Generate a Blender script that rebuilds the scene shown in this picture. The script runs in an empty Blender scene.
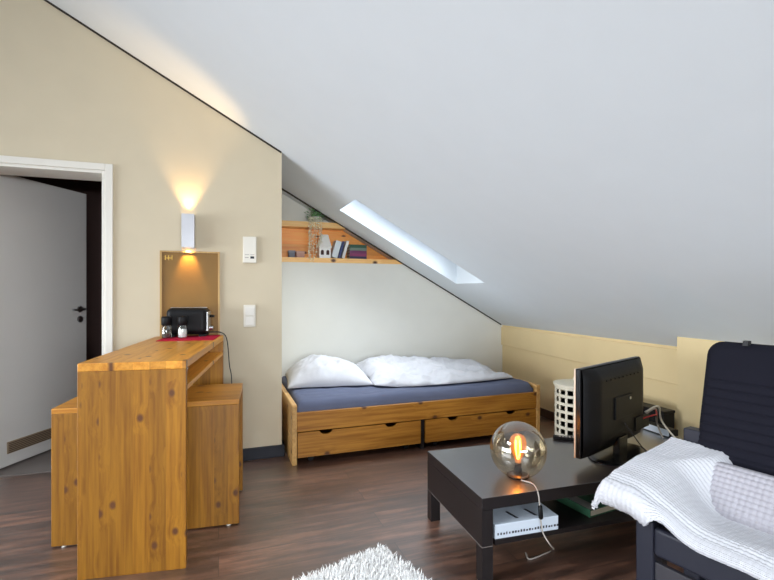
import bpy, bmesh, math, random
from mathutils import Vector, Matrix, noise
random.seed(7)
sc = bpy.context.scene
COL = sc.collection
PI = math.pi
# ------------------------------------------------------------------ camera frame
F, CX, CY, CAMH = 468.0, 387.0, 290.0, 1.2
AL = math.radians(19.8)
CA, SA = math.cos(AL), math.sin(AL)
def W(X, Z): return (CA*X + SA*Z, -SA*X + CA*Z)          # camera-ground -> world
def at_h(px, py, h):                                      # where the sight line meets height h
    Z = F*(CAMH-h)/(py-CY); return W((px-CX)/F*Z, Z)
def at_v(px, py, v):                                      # where it meets the plane y = v -> (u, z)
    a = (px-CX)/F; Z = v/(CA-SA*a)
    return (Z*(CA*a+SA), CAMH+(CY-py)/F*Z)
TANT = 0.557
RU = -2.0                                                 # ridge
def ceil_z(u): return 2.435 - TANT*(u if u > RU else 2*RU-u)

# ------------------------------------------------------------------ mesh builder
class MB:
    def __init__(s): s.v = []; s.f = []; s.uv = None
    def add(s, vs, fs):
        o = len(s.v); s.v += [tuple(p) for p in vs]; s.f += [tuple(i+o for i in f) for f in fs]; return s
    def box(s, x0, y0, z0, x1, y1, z1):
        return s.add([(x0,y0,z0),(x1,y0,z0),(x1,y1,z0),(x0,y1,z0),(x0,y0,z1),(x1,y0,z1),(x1,y1,z1),(x0,y1,z1)],
                     [(0,3,2,1),(4,5,6,7),(0,1,5,4),(1,2,6,5),(2,3,7,6),(3,0,4,7)])
    def prism(s, pts, axis, a0, a1):                      # pts in the other two axes, in order
        def P(p, a):
            if axis == 'x': return (a, p[0], p[1])
            if axis == 'y': return (p[0], a, p[1])
            return (p[0], p[1], a)
        n = len(pts)
        return s.add([P(p,a0) for p in pts]+[P(p,a1) for p in pts],
                     [tuple(range(n)), tuple(range(2*n-1, n-1, -1))]+[(i,(i+1)%n,n+(i+1)%n,n+i) for i in range(n)])
    def tube(s, path, r, n=8, cap=True):
        path = [Vector(p) for p in path]; m = len(path)
        rs = r if isinstance(r, (list,tuple)) else [r]*m
        vs = []; up = None
        for i, p in enumerate(path):
            t = (path[min(i+1,m-1)]-path[max(i-1,0)]).normalized()
            if up is None: up = t.orthogonal().normalized()
            up = (up - t*up.dot(t)); up = up.normalized() if up.length > 1e-6 else t.orthogonal().normalized()
            b = t.cross(up)
            vs += [p + rs[i]*(math.cos(2*PI*k/n)*up + math.sin(2*PI*k/n)*b) for k in range(n)]
        fs = [(i*n+k, i*n+(k+1)%n, (i+1)*n+(k+1)%n, (i+1)*n+k) for i in range(m-1) for k in range(n)]
        if cap: fs += [tuple(range(n-1,-1,-1)), tuple((m-1)*n+k for k in range(n))]
        return s.add(vs, fs)
    def lathe(s, prof, n=32, c=(0,0,0), M=None, a0=0.0):
        vs = []
        for r, z in prof:
            for k in range(n):
                p = Vector((r*math.cos(a0+2*PI*k/n), r*math.sin(a0+2*PI*k/n), z))
                if M is not None: p = M @ p
                vs.append(p + Vector(c))
        m = len(prof)
        fs = [(i*n+k, i*n+(k+1)%n, (i+1)*n+(k+1)%n, (i+1)*n+k) for i in range(m-1) for k in range(n)]
        if prof[0][0] > 1e-5: fs.append(tuple(range(n-1,-1,-1)))
        if prof[-1][0] > 1e-5: fs.append(tuple((m-1)*n+k for k in range(n)))
        return s.add(vs, fs)
    def grid(s, fn, nu, nv):
        o = []
        for j in range(nv+1):
            for i in range(nu+1): o.append(fn(i/nu, j/nv))
        return s.add(o, [(j*(nu+1)+i, j*(nu+1)+i+1, (j+1)*(nu+1)+i+1, (j+1)*(nu+1)+i) for j in range(nv) for i in range(nu)])
    def build(s, name, mat, parent=None, bevel=0, seg=2, smooth=False, weld=False, subsurf=0, solid=0):
        bm = bmesh.new()
        vs = [bm.verts.new(p) for p in s.v]
        for f in s.f:
            try: bm.faces.new([vs[i] for i in f])
            except ValueError: pass
        if weld: bmesh.ops.remove_doubles(bm, verts=bm.verts, dist=1e-5)
        bmesh.ops.recalc_face_normals(bm, faces=bm.faces)
        for f in bm.faces: f.smooth = smooth
        me = bpy.data.meshes.new(name); bm.to_mesh(me); bm.free()
        me.materials.append(mat)
        o = bpy.data.objects.new(name, me); COL.objects.link(o)
        if parent: o.parent = parent
        if bevel:
            b = o.modifiers.new('bevel', 'BEVEL'); b.width = bevel; b.segments = seg; b.limit_method = 'ANGLE'; b.angle_limit = math.radians(40)
        if solid:
            b = o.modifiers.new('solid', 'SOLIDIFY'); b.thickness = solid; b.offset = -1
        if subsurf:
            b = o.modifiers.new('sub', 'SUBSURF'); b.levels = subsurf; b.render_levels = subsurf
        return o
def spline(pts, n=8):
    pts = [Vector(p) for p in pts]; out = []
    P = [2*pts[0]-pts[1]] + pts + [2*pts[-1]-pts[-2]]
    for i in range(1, len(P)-2):
        a, b, c, d = P[i-1], P[i], P[i+1], P[i+2]
        for k in range(n):
            t = k/n
            out.append(0.5*((2*b)+(c-a)*t+(2*a-5*b+4*c-d)*t*t+(3*b-a-3*c+d)*t**3))
    out.append(pts[-1]); return out
def thing(name, label, cat, loc=(0,0,0), rz=0.0, group=None):
    o = bpy.data.objects.new(name, None); COL.objects.link(o); o.empty_display_size = 0.1
    o.location = loc; o.rotation_euler = (0,0,rz); o['label'] = label; o['category'] = cat
    if group: o['group'] = group
    return o
def tag(o, label, cat, group=None):
    o['label'] = label; o['category'] = cat
    if group: o['group'] = group
    return o
def struct(o): o['kind'] = 'structure'; return o

# ------------------------------------------------------------------ materials
def srgb(r, g, b):
    f = lambda c: (c/255/12.92 if c/255 <= .04045 else ((c/255+.055)/1.055)**2.4)
    return (f(r), f(g), f(b), 1)
def newmat(name):
    m = bpy.data.materials.new(name); m.use_nodes = True
    nt = m.node_tree; return m, nt, nt.nodes['Principled BSDF']
def N(nt, t, **kw):
    n = nt.nodes.new(t)
    for k, v in kw.items(): setattr(n, k, v)
    return n
def plain(name, col, rough=.5, metal=0, spec=.5, var=.04, bump=0, bscale=60, coat=0):
    m, nt, p = newmat(name)
    tc = N(nt, 'ShaderNodeTexCoord'); nz = N(nt, 'ShaderNodeTexNoise'); nz.inputs['Scale'].default_value = 6; nz.inputs['Detail'].default_value = 4
    nt.links.new(tc.outputs['Object'], nz.inputs['Vector'])
    rp = N(nt, 'ShaderNodeValToRGB')
    rp.color_ramp.elements[0].position = .3; rp.color_ramp.elements[1].position = .7
    rp.color_ramp.elements[0].color = [c*(1-var) for c in col[:3]]+[1]; rp.color_ramp.elements[1].color = [min(1,c*(1+var)) for c in col[:3]]+[1]
    nt.links.new(nz.outputs['Fac'], rp.inputs['Fac']); nt.links.new(rp.outputs['Color'], p.inputs['Base Color'])
    p.inputs['Roughness'].default_value = rough; p.inputs['Metallic'].default_value = metal; p.inputs['Specular IOR Level'].default_value = spec
    if coat: p.inputs['Coat Weight'].default_value = coat; p.inputs['Coat Roughness'].default_value = .28; p.inputs['Coat IOR'].default_value = 2.1
    if bump:
        n2 = N(nt, 'ShaderNodeTexNoise'); n2.inputs['Scale'].default_value = bscale; n2.inputs['Detail'].default_value = 6
        nt.links.new(tc.outputs['Object'], n2.inputs['Vector'])
        b = N(nt, 'ShaderNodeBump'); b.inputs['Strength'].default_value = bump; b.inputs['Distance'].default_value = .01
        nt.links.new(n2.outputs['Fac'], b.inputs['Height']); nt.links.new(b.outputs['Normal'], p.inputs['Normal'])
    return m
def pine(name, axis, light, dark, knot=(.10,.035,.012,1), strip=.07, across=0, rough=.42, kscale=7.0, kdens=.75, flat=1):
    """solid pine: grain runs along `axis`; boards glued side by side across `across`"""
    m, nt, p = newmat(name); L = nt.links.new
    tc = N(nt, 'ShaderNodeTexCoord')
    sep = N(nt, 'ShaderNodeSeparateXYZ'); L(tc.outputs['Object'], sep.inputs[0])
    # board index -> tone
    dv = N(nt, 'ShaderNodeMath', operation='DIVIDE'); L(sep.outputs[across], dv.inputs[0]); dv.inputs[1].default_value = strip
    fl = N(nt, 'ShaderNodeMath', operation='FLOOR'); L(dv.outputs[0], fl.inputs[0])
    wn = N(nt, 'ShaderNodeTexWhiteNoise', noise_dimensions='1D'); L(fl.outputs[0], wn.inputs['W'])
    # shift the grain per board
    cmb = N(nt, 'ShaderNodeCombineXYZ'); sh = N(nt, 'ShaderNodeMath', operation='MULTIPLY'); L(wn.outputs['Value'], sh.inputs[0]); sh.inputs[1].default_value = 9
    L(sh.outputs[0], cmb.inputs[axis])
    ad = N(nt, 'ShaderNodeVectorMath', operation='ADD'); L(tc.outputs['Object'], ad.inputs[0]); L(cmb.outputs[0], ad.inputs[1])
    mp = N(nt, 'ShaderNodeMapping'); s = [1,1,1]; s[axis] = .045; mp.inputs['Scale'].default_value = s
    L(ad.outputs[0], mp.inputs['Vector'])
    # knots
    mk = N(nt, 'ShaderNodeMapping'); mk.inputs['Scale'].default_value = (1,.75,1)
    s3 = N(nt, 'ShaderNodeSeparateXYZ'); L(ad.outputs[0], s3.inputs[0]); c3 = N(nt, 'ShaderNodeCombineXYZ')
    L(s3.outputs[3-axis-flat], c3.inputs[0]); L(s3.outputs[axis], c3.inputs[1]); L(c3.outputs[0], mk.inputs['Vector'])
    vo = N(nt, 'ShaderNodeTexVoronoi', voronoi_dimensions='2D'); vo.inputs['Scale'].default_value = kscale; L(mk.outputs[0], vo.inputs['Vector'])
    sc_ = N(nt, 'ShaderNodeSeparateColor'); L(vo.outputs['Color'], sc_.inputs[0])
    on = N(nt, 'ShaderNodeMath', operation='LESS_THAN'); L(sc_.outputs[0], on.inputs[0]); on.inputs[1].default_value = kdens
    kr = N(nt, 'ShaderNodeMapRange'); kr.inputs['From Min'].default_value = .12; kr.inputs['From Max'].default_value = .05; L(vo.outputs['Distance'], kr.inputs['Value'])
    km = N(nt, 'ShaderNodeMath', operation='MULTIPLY'); L(kr.outputs[0], km.inputs[0]); L(on.outputs[0], km.inputs[1])
    # halo distorts grain
    ha = N(nt, 'ShaderNodeMapRange'); ha.inputs['From Min'].default_value = .4; ha.inputs['From Max'].default_value = .05; L(vo.outputs['Distance'], ha.inputs['Value'])
    hm = N(nt, 'ShaderNodeMath', operation='MULTIPLY'); L(ha.outputs[0], hm.inputs[0]); L(on.outputs[0], hm.inputs[1])
    hs = N(nt, 'ShaderNodeMath', operation='MULTIPLY'); L(hm.outputs[0], hs.inputs[0]); hs.inputs[1].default_value = .012
    av = N(nt, 'ShaderNodeVectorMath', operation='ADD'); L(mp.outputs[0], av.inputs[0]); L(hs.outputs[0], av.inputs[1])
    nz = N(nt, 'ShaderNodeTexNoise'); nz.inputs['Scale'].default_value = 55; nz.inputs['Detail'].default_value = 5; nz.inputs['Roughness'].default_value = .6; L(av.outputs[0], nz.inputs['Vector'])
    rp = N(nt, 'ShaderNodeValToRGB'); rp.color_ramp.elements[0].position = .33; rp.color_ramp.elements[1].position = .62
    rp.color_ramp.elements[0].color = dark; rp.color_ramp.elements[1].color = light
    L(nz.outputs['Fac'], rp.inputs['Fac'])
    tn = N(nt, 'ShaderNodeMapRange'); tn.inputs['To Min'].default_value = .82; tn.inputs['To Max'].default_value = 1.12; L(wn.outputs['Value'], tn.inputs['Value'])
    mu = N(nt, 'ShaderNodeMix', data_type='RGBA', blend_type='MULTIPLY'); mu.inputs[0].default_value = 1
    L(rp.outputs['Color'], mu.inputs[6]); L(tn.outputs[0], mu.inputs[7])
    mx = N(nt, 'ShaderNodeMix', data_type='RGBA'); L(km.outputs[0], mx.inputs[0]); L(mu.outputs[2], mx.inputs[6]); mx.inputs[7].default_value = knot
    L(mx.outputs[2], p.inputs['Base Color'])
    p.inputs['Roughness'].default_value = rough
    return m
def emit(name, col, st):
    m, nt, p = newmat(name)
    p.inputs['Base Color'].default_value = col; p.inputs['Emission Color'].default_value = col; p.inputs['Emission Strength'].default_value = st
    return m
def thin_glass(name, tint, refl=.08, edge=.6, rough=.0):
    m, nt, p = newmat(name); nt.nodes.remove(p); L = nt.links.new
    out = nt.nodes['Material Output']
    tr = N(nt, 'ShaderNodeBsdfTransparent'); tr.inputs['Color'].default_value = tint
    gl = N(nt, 'ShaderNodeBsdfGlossy'); gl.inputs['Roughness'].default_value = rough; gl.inputs['Color'].default_value = (1,.97,.92,1)
    lw = N(nt, 'ShaderNodeLayerWeight'); lw.inputs['Blend'].default_value = .35
    mr = N(nt, 'ShaderNodeMapRange'); mr.inputs['To Min'].default_value = refl; mr.inputs['To Max'].default_value = edge
    L(lw.outputs['Facing'], mr.inputs['Value'])
    mx = N(nt, 'ShaderNodeMixShader'); L(mr.outputs[0], mx.inputs[0]); L(tr.outputs[0], mx.inputs[1]); L(gl.outputs[0], mx.inputs[2])
    L(mx.outputs[0], out.inputs['Surface'])
    return m
def laminate(name):
    m, nt, p = newmat(name); L = nt.links.new
    tc = N(nt, 'ShaderNodeTexCoord')
    br = N(nt, 'ShaderNodeTexBrick'); br.offset = .37; br.inputs['Scale'].default_value = 1
    br.inputs['Brick Width'].default_value = 1.25; br.inputs['Row Height'].default_value = .16; br.inputs['Mortar Size'].default_value = .0018
    br.inputs['Color1'].default_value = (.0,0,0,1); br.inputs['Color2'].default_value = (1,1,1,1); br.inputs['Mortar'].default_value = (.5,.5,.5,1)
    L(tc.outputs['Object'], br.inputs['Vector'])
    mp = N(nt, 'ShaderNodeMapping'); mp.inputs['Scale'].default_value = (.12,1,1)
    off = N(nt, 'ShaderNodeVectorMath', operation='MULTIPLY_ADD'); L(br.outputs['Color'], off.inputs[0]); off.inputs[1].default_value = (5,3,2); L(tc.outputs['Object'], off.inputs[2])
    L(off.outputs[0], mp.inputs['Vector'])
    nz = N(nt, 'ShaderNodeTexNoise'); nz.inputs['Scale'].default_value = 22; nz.inputs['Detail'].default_value = 8; nz.inputs['Roughness'].default_value = .68; L(mp.outputs[0], nz.inputs['Vector'])
    rp = N(nt, 'ShaderNodeValToRGB'); e = rp.color_ramp.elements
    e[0].position = .36; e[0].color = srgb(50,30,21); e[1].position = .66; e[1].color = srgb(130,90,70)
    x = e.new(.5); x.color = srgb(88,57,43)
    L(nz.outputs['Fac'], rp.inputs['Fac'])
    tn = N(nt, 'ShaderNodeMapRange'); tn.inputs['To Min'].default_value = .75; tn.inputs['To Max'].default_value = 1.2; L(br.outputs['Color'], tn.inputs['Value'])
    mu = N(nt, 'ShaderNodeMix', data_type='RGBA', blend_type='MULTIPLY'); mu.inputs[0].default_value = 1; L(rp.outputs['Color'], mu.inputs[6]); L(tn.outputs[0], mu.inputs[7])
    mx = N(nt, 'ShaderNodeMix', data_type='RGBA'); L(br.outputs['Fac'], mx.inputs[0]); L(mu.outputs[2], mx.inputs[6]); mx.inputs[7].default_value = srgb(30,18,15)
    L(mx.outputs[2], p.inputs['Base Color'])
    rr = N(nt, 'ShaderNodeMapRange'); p.inputs['Specular IOR Level'].default_value = .9; p.inputs['Coat Weight'].default_value = 1.0; p.inputs['Coat Roughness'].default_value = .38; p.inputs['Coat IOR'].default_value = 1.9; rr.inputs['To Min'].default_value = .3; rr.inputs['To Max'].default_value = .48; L(nz.outputs['Fac'], rr.inputs['Value']); L(rr.outputs[0], p.inputs['Roughness'])
    b = N(nt, 'ShaderNodeBump'); b.inputs['Strength'].default_value = .12; b.inputs['Distance'].default_value = .004; L(nz.outputs['Fac'], b.inputs['Height']); L(b.outputs['Normal'], p.inputs['Normal'])
    return m

PL, PD = srgb(184,124,44), srgb(152,92,24)
M = {}
M['wall_cream'] = plain('cream wall paint', srgb(206,194,169), .85, spec=.2, var=.015, bump=.06, bscale=220)
M['wall_white'] = plain('pale wall paint', srgb(226,225,217), .85, spec=.2, var=.012, bump=.06, bscale=220)
M['wall_tan'] = plain('tan wall paint', srgb(224,202,156), .8, spec=.2, var=.02, bump=.06, bscale=220)
M['ceiling'] = plain('white ceiling paint', srgb(224,231,236), .9, spec=.15, var=.008, bump=.04, bscale=160)
M['floor'] = laminate('dark laminate planks')
M['unlit_brown'] = plain('unlit corridor brown', srgb(104,78,72), .7)  # the corridor is merely unlit; its darkness is put into the colour
M['tile'] = plain('grey corridor tile', srgb(120,112,108), .5)
M['door_white'] = plain('white door lacquer', srgb(216,214,210), .45, var=.01)
M['frame_white'] = plain('white frame lacquer', srgb(226,222,212), .4, var=.01)
M['dark_base'] = plain('dark blue black skirting', srgb(22,23,32), .45, spec=.3)
M['dark_wood_base'] = plain('dark brown skirting', srgb(64,42,34), .5)
M['gap'] = plain('dark shadow gap strip', srgb(46,40,34), .9)
M['pine_v_shade'] = pine('pine upright shaded', 2, srgb(154,104,26), srgb(120,74,12), strip=.065, across=0)  # same pine as the tops, darkened: shade of upright faces put in the colour
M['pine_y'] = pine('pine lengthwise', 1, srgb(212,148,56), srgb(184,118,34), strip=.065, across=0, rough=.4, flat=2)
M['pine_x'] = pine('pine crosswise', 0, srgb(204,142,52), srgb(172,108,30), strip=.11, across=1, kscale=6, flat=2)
M['pine_bed'] = pine('pine bed boards', 0, srgb(186,128,48), srgb(148,92,24), strip=.5, across=2, kscale=6, kdens=.45)
M['pine_bed_y'] = pine('pine bed ends', 1, srgb(222,176,110), srgb(196,146,82), strip=.2, across=2, flat=0)
M['pine_shelf'] = pine('orange pine shelf', 0, srgb(252,206,134), srgb(242,182,104), strip=.2, across=2, kscale=5)
M['pine_back'] = pine('orange pine backing', 0, srgb(252,178,88), srgb(240,150,66), strip=.09, across=2, kscale=6)
M['panel'] = plain('amber fibre board', srgb(132,94,26), .55, var=.06, bump=.05)
M['panel_edge'] = pine('pale wood edging', 2, srgb(196,156,88), srgb(172,132,66), strip=.3, kdens=.0)
M['black_top'] = plain('black brown lacquer top', srgb(38,31,31), .36, spec=.9, var=.12, coat=1)
M['black_brown'] = plain('black brown veneer', srgb(27,22,23), .42, spec=.4, var=.12)
M['black_gloss'] = plain('black gloss plastic', srgb(13,13,15), .25, spec=.3)
M['black_plastic'] = plain('black plastic', srgb(13,12,14), .5, spec=.22)
M['dark_navy'] = plain('dark navy fabric', srgb(24,24,33), .85, spec=.12, bump=.15, bscale=400)
M['chair_frame'] = plain('dark stained chair wood', srgb(32,33,44), .42, spec=.35)
M['chair_lower'] = plain('charcoal panel', srgb(46,44,50), .6)
M['steel'] = plain('brushed steel', srgb(190,190,190), .3, metal=1)
M['grey_metal'] = plain('silver grey lamp metal', srgb(178,178,182), .4, metal=.35)
M['white_plastic'] = plain('white plastic', srgb(222,217,204), .4, var=.01)
M['sheet'] = plain('slate blue bed sheet', srgb(98,104,126), .8, spec=.2, bump=.1, bscale=300)
M['linen'] = plain('white bed linen', srgb(206,206,210), .85, spec=.15, var=.02, bump=.12, bscale=90)
M['white_basket'] = plain('cream lattice', srgb(232,226,206), .5)
M['glass'] = thin_glass('window glass', (.96,.98,1,1), .04, .5)
M['smoke_glass'] = thin_glass('smoky amber glass', (.80,.74,.62,1), .10, .75)
M['bulb_glass'] = thin_glass('amber bulb glass', (1,.58,.24,1), .05, .4)
_nt = M['bulb_glass'].node_tree; _em = N(_nt, 'ShaderNodeEmission'); _em.inputs['Color'].default_value = (1,.36,.07,1); _em.inputs['Strength'].default_value = .9
_mx = N(_nt, 'ShaderNodeMixShader'); _mx.inputs[0].default_value = .42; _o = _nt.nodes['Material Output']
_nt.links.new(_o.inputs['Surface'].links[0].from_socket, _mx.inputs[1]); _nt.links.new(_em.outputs[0], _mx.inputs[2]); _nt.links.new(_mx.outputs[0], _o.inputs['Surface'])
M['filament'] = emit('glowing filament', (1,.55,.18,1), 30)
M['warm_bulb'] = emit('warm lamp bulb', (1,.72,.36,1), 12)
M['green'] = plain('green leaves', srgb(120,168,112), .5, var=.25)
M['pale_leaf'] = plain('pale trailing leaves', srgb(250,246,222), .6, var=.15)
M['ceramic'] = plain('white ceramic', srgb(232,230,226), .35)
M['window_dark'] = plain('dark recess', srgb(70,48,44), .8)
M['paper'] = plain('paper block', srgb(222,214,196), .8)
M['red_mat'] = plain('red felt mat', srgb(176,28,56), .85, spec=.1)
M['game_white'] = plain('pale blue white card', srgb(206,216,228), .5)
M['ink'] = plain('dark print', srgb(36,36,46), .6)
M['clear'] = thin_glass('clear jar glass', (.93,.95,.95,1), .08, .7)
M['pepper'] = plain('peppercorns', srgb(58,50,46), .7, bump=.6, bscale=150)
M['salt'] = plain('coarse salt', srgb(238,236,232), .7, bump=.5, bscale=150)
M['blue_bowl'] = plain('blue glazed pattern', srgb(96,116,168), .3, var=.5)
M['cord_grey'] = plain('grey cord', srgb(168,160,152), .6)
M['cord_black'] = plain('black cord', srgb(28,28,30), .6)
M['cord_red'] = plain('red cord', srgb(176,52,48), .6)
M['brown_vent'] = plain('beige vent plastic', srgb(150,132,108), .6)

# ------------------------------------------------------------------ room shell
V1, V2, NICHE = 3.44, 4.357, .17        # lamp wall, alcove wall, depth of shelf niche
UL, UR, VF = -4.4, 2.90, -2.6
UC = .43                                # outer corner of the lamp wall
FLOOR = MB().box(UL, VF, -.1, UR, V1+.22, 0).box(UC-.02, V1+.22, -.1, UR, V2, 0); struct(FLOOR.build('floor', M['floor']))
# sloped ceiling with the skylight opening and an added one for light
holes = [(.98, 2.11, 3.43, 3.93), (-3.5, -2.4, .2, 1.8)]
def slab(us, vs, holes, zf, th):
    mb = MB()
    inside = lambda i, j: 0 <= i < len(us)-1 and 0 <= j < len(vs)-1 and not any(h[0]-1e-6 <= us[i] and us[i+1] <= h[1]+1e-6 and h[2]-1e-6 <= vs[j] and vs[j+1] <= h[3]+1e-6 for h in holes)
    for i in range(len(us)-1):
        for j in range(len(vs)-1):
            if not inside(i, j): continue
            a, b, c, d = us[i], us[i+1], vs[j], vs[j+1]
            B = [(a,c,zf(a)),(b,c,zf(b)),(b,d,zf(b)),(a,d,zf(a))]; T = [(p[0],p[1],p[2]+th) for p in B]
            mb.add(B+T, [(0,3,2,1),(4,5,6,7)])
            if not inside(i,j-1): mb.add([B[0],B[1],T[1],T[0]], [(0,1,2,3)])
            if not inside(i+1,j): mb.add([B[1],B[2],T[2],T[1]], [(0,1,2,3)])
            if not inside(i,j+1): mb.add([B[2],B[3],T[3],T[2]], [(0,1,2,3)])
            if not inside(i-1,j): mb.add([B[3],B[0],T[0],T[3]], [(0,1,2,3)])
    return mb
CT = .30
us = sorted({UL-.1, RU, UR+.1} | {x for h in holes for x in h[:2]}); vs = sorted({VF-.1, V2+NICHE+.1} | {x for h in holes for x in h[2:]})
struct(slab(us, vs, holes, ceil_z, CT).build('ceiling', M['ceiling'], weld=True))
for k, h in enumerate(holes):           # roof windows: sash ring, pane; the second is added, unseen
    a, b, c, d = h; z = lambda u: ceil_z(u)+CT-.06
    fr = MB(); w = .05
    for (a0,b0,c0,d0) in ((a,b,c,c+w),(a,b,d-w,d),(a,a+w,c+w,d-w),(b-w,b,c+w,d-w)):
        fr.add([(a0,c0,z(a0)),(b0,c0,z(b0)),(b0,d0,z(b0)),(a0,d0,z(a0)),(a0,c0,z(a0)+.05),(b0,c0,z(b0)+.05),(b0,d0,z(b0)+.05),(a0,d0,z(a0)+.05)],
               [(0,3,2,1),(4,5,6,7),(0,1,5,4),(1,2,6,5),(2,3,7,6),(3,0,4,7)])
    wo = struct(fr.build('window_%d' % (k+1), M['frame_white']))
    g = MB(); zz = lambda u: z(u)+.02
    g.add([(a+w,c+w,zz(a+w)),(b-w,c+w,zz(b-w)),(b-w,d-w,zz(b-w)),(a+w,d-w,zz(a+w)),(a+w,c+w,zz(a+w)+.006),(b-w,c+w,zz(b-w)+.006),(b-w,d-w,zz(b-w)+.006),(a+w,d-w,zz(a+w)+.006)],
          [(0,3,2,1),(4,5,6,7),(0,1,5,4),(1,2,6,5),(2,3,7,6),(3,0,4,7)])
    g.build('pane', M['glass'], wo)
# lamp wall with door opening
OU0, OU1, OZ = -1.50, -.682, 1.965
WT = .25
def wallpoly(u0, u1, z0): return [(u0,z0),(u1,z0),(u1,ceil_z(u1)+.02)]+([(RU,ceil_z(RU)+.02)] if u0 < RU < u1 else [])+[(u0,ceil_z(u0)+.02)]
wl = MB()
wl.prism(wallpoly(UL, OU0, 0), 'y', V1, V1+WT); wl.prism(wallpoly(OU1, UC, 0), 'y', V1, V1+WT); wl.prism(wallpoly(OU0, OU1, OZ), 'y', V1, V1+WT)
wl.box(UC-.12, V1+WT, 0, UC, V2+NICHE, 2.2)      # return wall of the alcove
struct(wl.build('wall_left', M['wall_cream']))
SZ0, SZ1 = 1.458, 1.502          # lower shelf board
SZ2, SZ3 = 1.786, 1.838          # upper shelf board
ue = (2.435-SZ0)/TANT
wb = MB()
wb.prism([(UC-.02,0),(UR+.05,0),(UR+.05,ceil_z(UR+.05)+.02),(ue,SZ0),(UC-.02,SZ0)], 'y', V2, V2+NICHE)
wb.prism([(UC-.02,SZ0-.05),(ue+.1,SZ0-.05),(UC-.02,ceil_z(UC)+.03)], 'y', V2+NICHE, V2+NICHE+.1)
struct(wb.build('wall_back', M['wall_white']))
VB = 2.18                          # where the low wall steps forward
wr = MB().box(UR, VB-.1, 0, UR+.1, V2+.02, ceil_z(UR)+.03)
struct(wr.build('wall_right', M['wall_tan']))
struct(MB().box(2.75, VF, 0, UR+.1, VB, ceil_z(2.75)+.005).build('wall_right_step', M['wall_tan']))
# raised cover panel on the low wall (its lower edge is the line across the wall)
pp = MB().prism([(V2,.608),(VB,.563),(VB,.80),(V2,.80)], 'x', UR-.016, UR)
struct(pp.build('trim_1', M['wall_tan'], bevel=.003))
struct(MB().box(UR-.016, VB, 0, UR, V2, .077).build('baseboard_right', M['dark_wood_base'], bevel=.003))
struct(MB().box(2.734, VF, 0, 2.75, VB, .077).build('baseboard_step', M['dark_wood_base'], bevel=.003))
bl = MB().box(OU1+.07, V1-.018, 0, UC+.018, V1, .085).box(UC, V1, 0, UC+.018, V2, .085)
struct(bl.build('baseboard_left', M['dark_base'], bevel=.004))
# dark joint strips under the slope
def joint(u0, u1, v):
    return MB().add([(u0,v-.012,ceil_z(u0)-.011),(u1,v-.012,ceil_z(u1)-.011),(u1,v-.012,ceil_z(u1)+.0),(u0,v-.012,ceil_z(u0)+.0),
                     (u0,v+.01,ceil_z(u0)-.011),(u1,v+.01,ceil_z(u1)-.011),(u1,v+.01,ceil_z(u1)),(u0,v+.01,ceil_z(u0))],
                    [(0,1,2,3),(7,6,5,4),(0,4,5,1),(1,5,6,2),(2,6,7,3),(3,7,4,0)])
struct(joint(RU, UC-.005, V1).build('trim_2', M['gap']))
struct(joint(UC+.005, UR-.02, V2).build('trim_3', M['gap']))
# walls behind the viewer, with a gable window added for light
GW = (-1.0, 1.5, .95, 1.75)
wf = MB()
gu = lambda u: ceil_z(u)+.02
wf.prism([(UL,0),(UR,0),(UR,GW[2]),(UL,GW[2])], 'y', VF-.1, VF)
wf.prism([(UL,GW[2]),(GW[0],GW[2]),(GW[0],gu(GW[0])),(RU,gu(RU)),(UL,gu(UL))], 'y', VF-.1, VF)
wf.prism([(GW[0],GW[3]),(GW[1],GW[3]),(GW[1],gu(GW[1])),(GW[0],gu(GW[0]))], 'y', VF-.1, VF)
wf.prism([(GW[1],GW[2]),(UR,GW[2]),(UR,gu(UR)),(GW[1],gu(GW[1])+.01)], 'y', VF-.1, VF)
GW = (-1.0, 1.2, .95, 1.75)
struct(wf.build('wall_front', M['wall_white']))
LW = (-1.2, 3.2, .30, 1.90)  # low side window, out of view, added to light the room
wfa = MB().box(UL-.1, VF, 0, UL, 5.4, LW[2]).box(UL-.1, VF, LW[3], UL, 5.4, ceil_z(UL)+.02).box(UL-.1, VF, LW[2], UL, LW[0], LW[3]).box(UL-.1, LW[1], LW[2], UL, 5.4, LW[3])
struct(wfa.build('wall_far', M['wall_cream']))
w4b = MB(); xa, xb = UL-.08, UL-.03
for (a,b,c,d) in ((LW[0],LW[1],LW[2],LW[2]+.05),(LW[0],LW[1],LW[3]-.05,LW[3]),(LW[0],LW[0]+.05,LW[2]+.05,LW[3]-.05),(LW[1]-.05,LW[1],LW[2]+.05,LW[3]-.05),(.975,1.025,LW[2]+.05,LW[3]-.05)): w4b.box(xa, a, c, xb, b, d)
w4 = struct(w4b.build('window_4', M['frame_white']))
for (a,b) in ((LW[0]+.05,.975),(1.025,LW[1]-.05)): MB().box(UL-.06, a, LW[2]+.05, UL-.054, b, LW[3]-.05).build('pane', M['glass'], w4)
wfr = MB()
for (a,b,c,d) in ((-1.0,1.5,.95,1.0),(-1.0,1.5,1.70,1.75),(-1.0,-.95,1,1.7),(1.45,1.5,1,1.7),(.225,.275,1,1.7)): wfr.box(a, VF-.08, c, b, VF-.03, d)
w3 = struct(wfr.build('window_3', M['frame_white']))
MB().box(-.95, VF-.06, 1, .225, VF-.054, 1.7).box(.275, VF-.06, 1, 1.45, VF-.054, 1.7).build('pane', M['glass'], w3)
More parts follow.
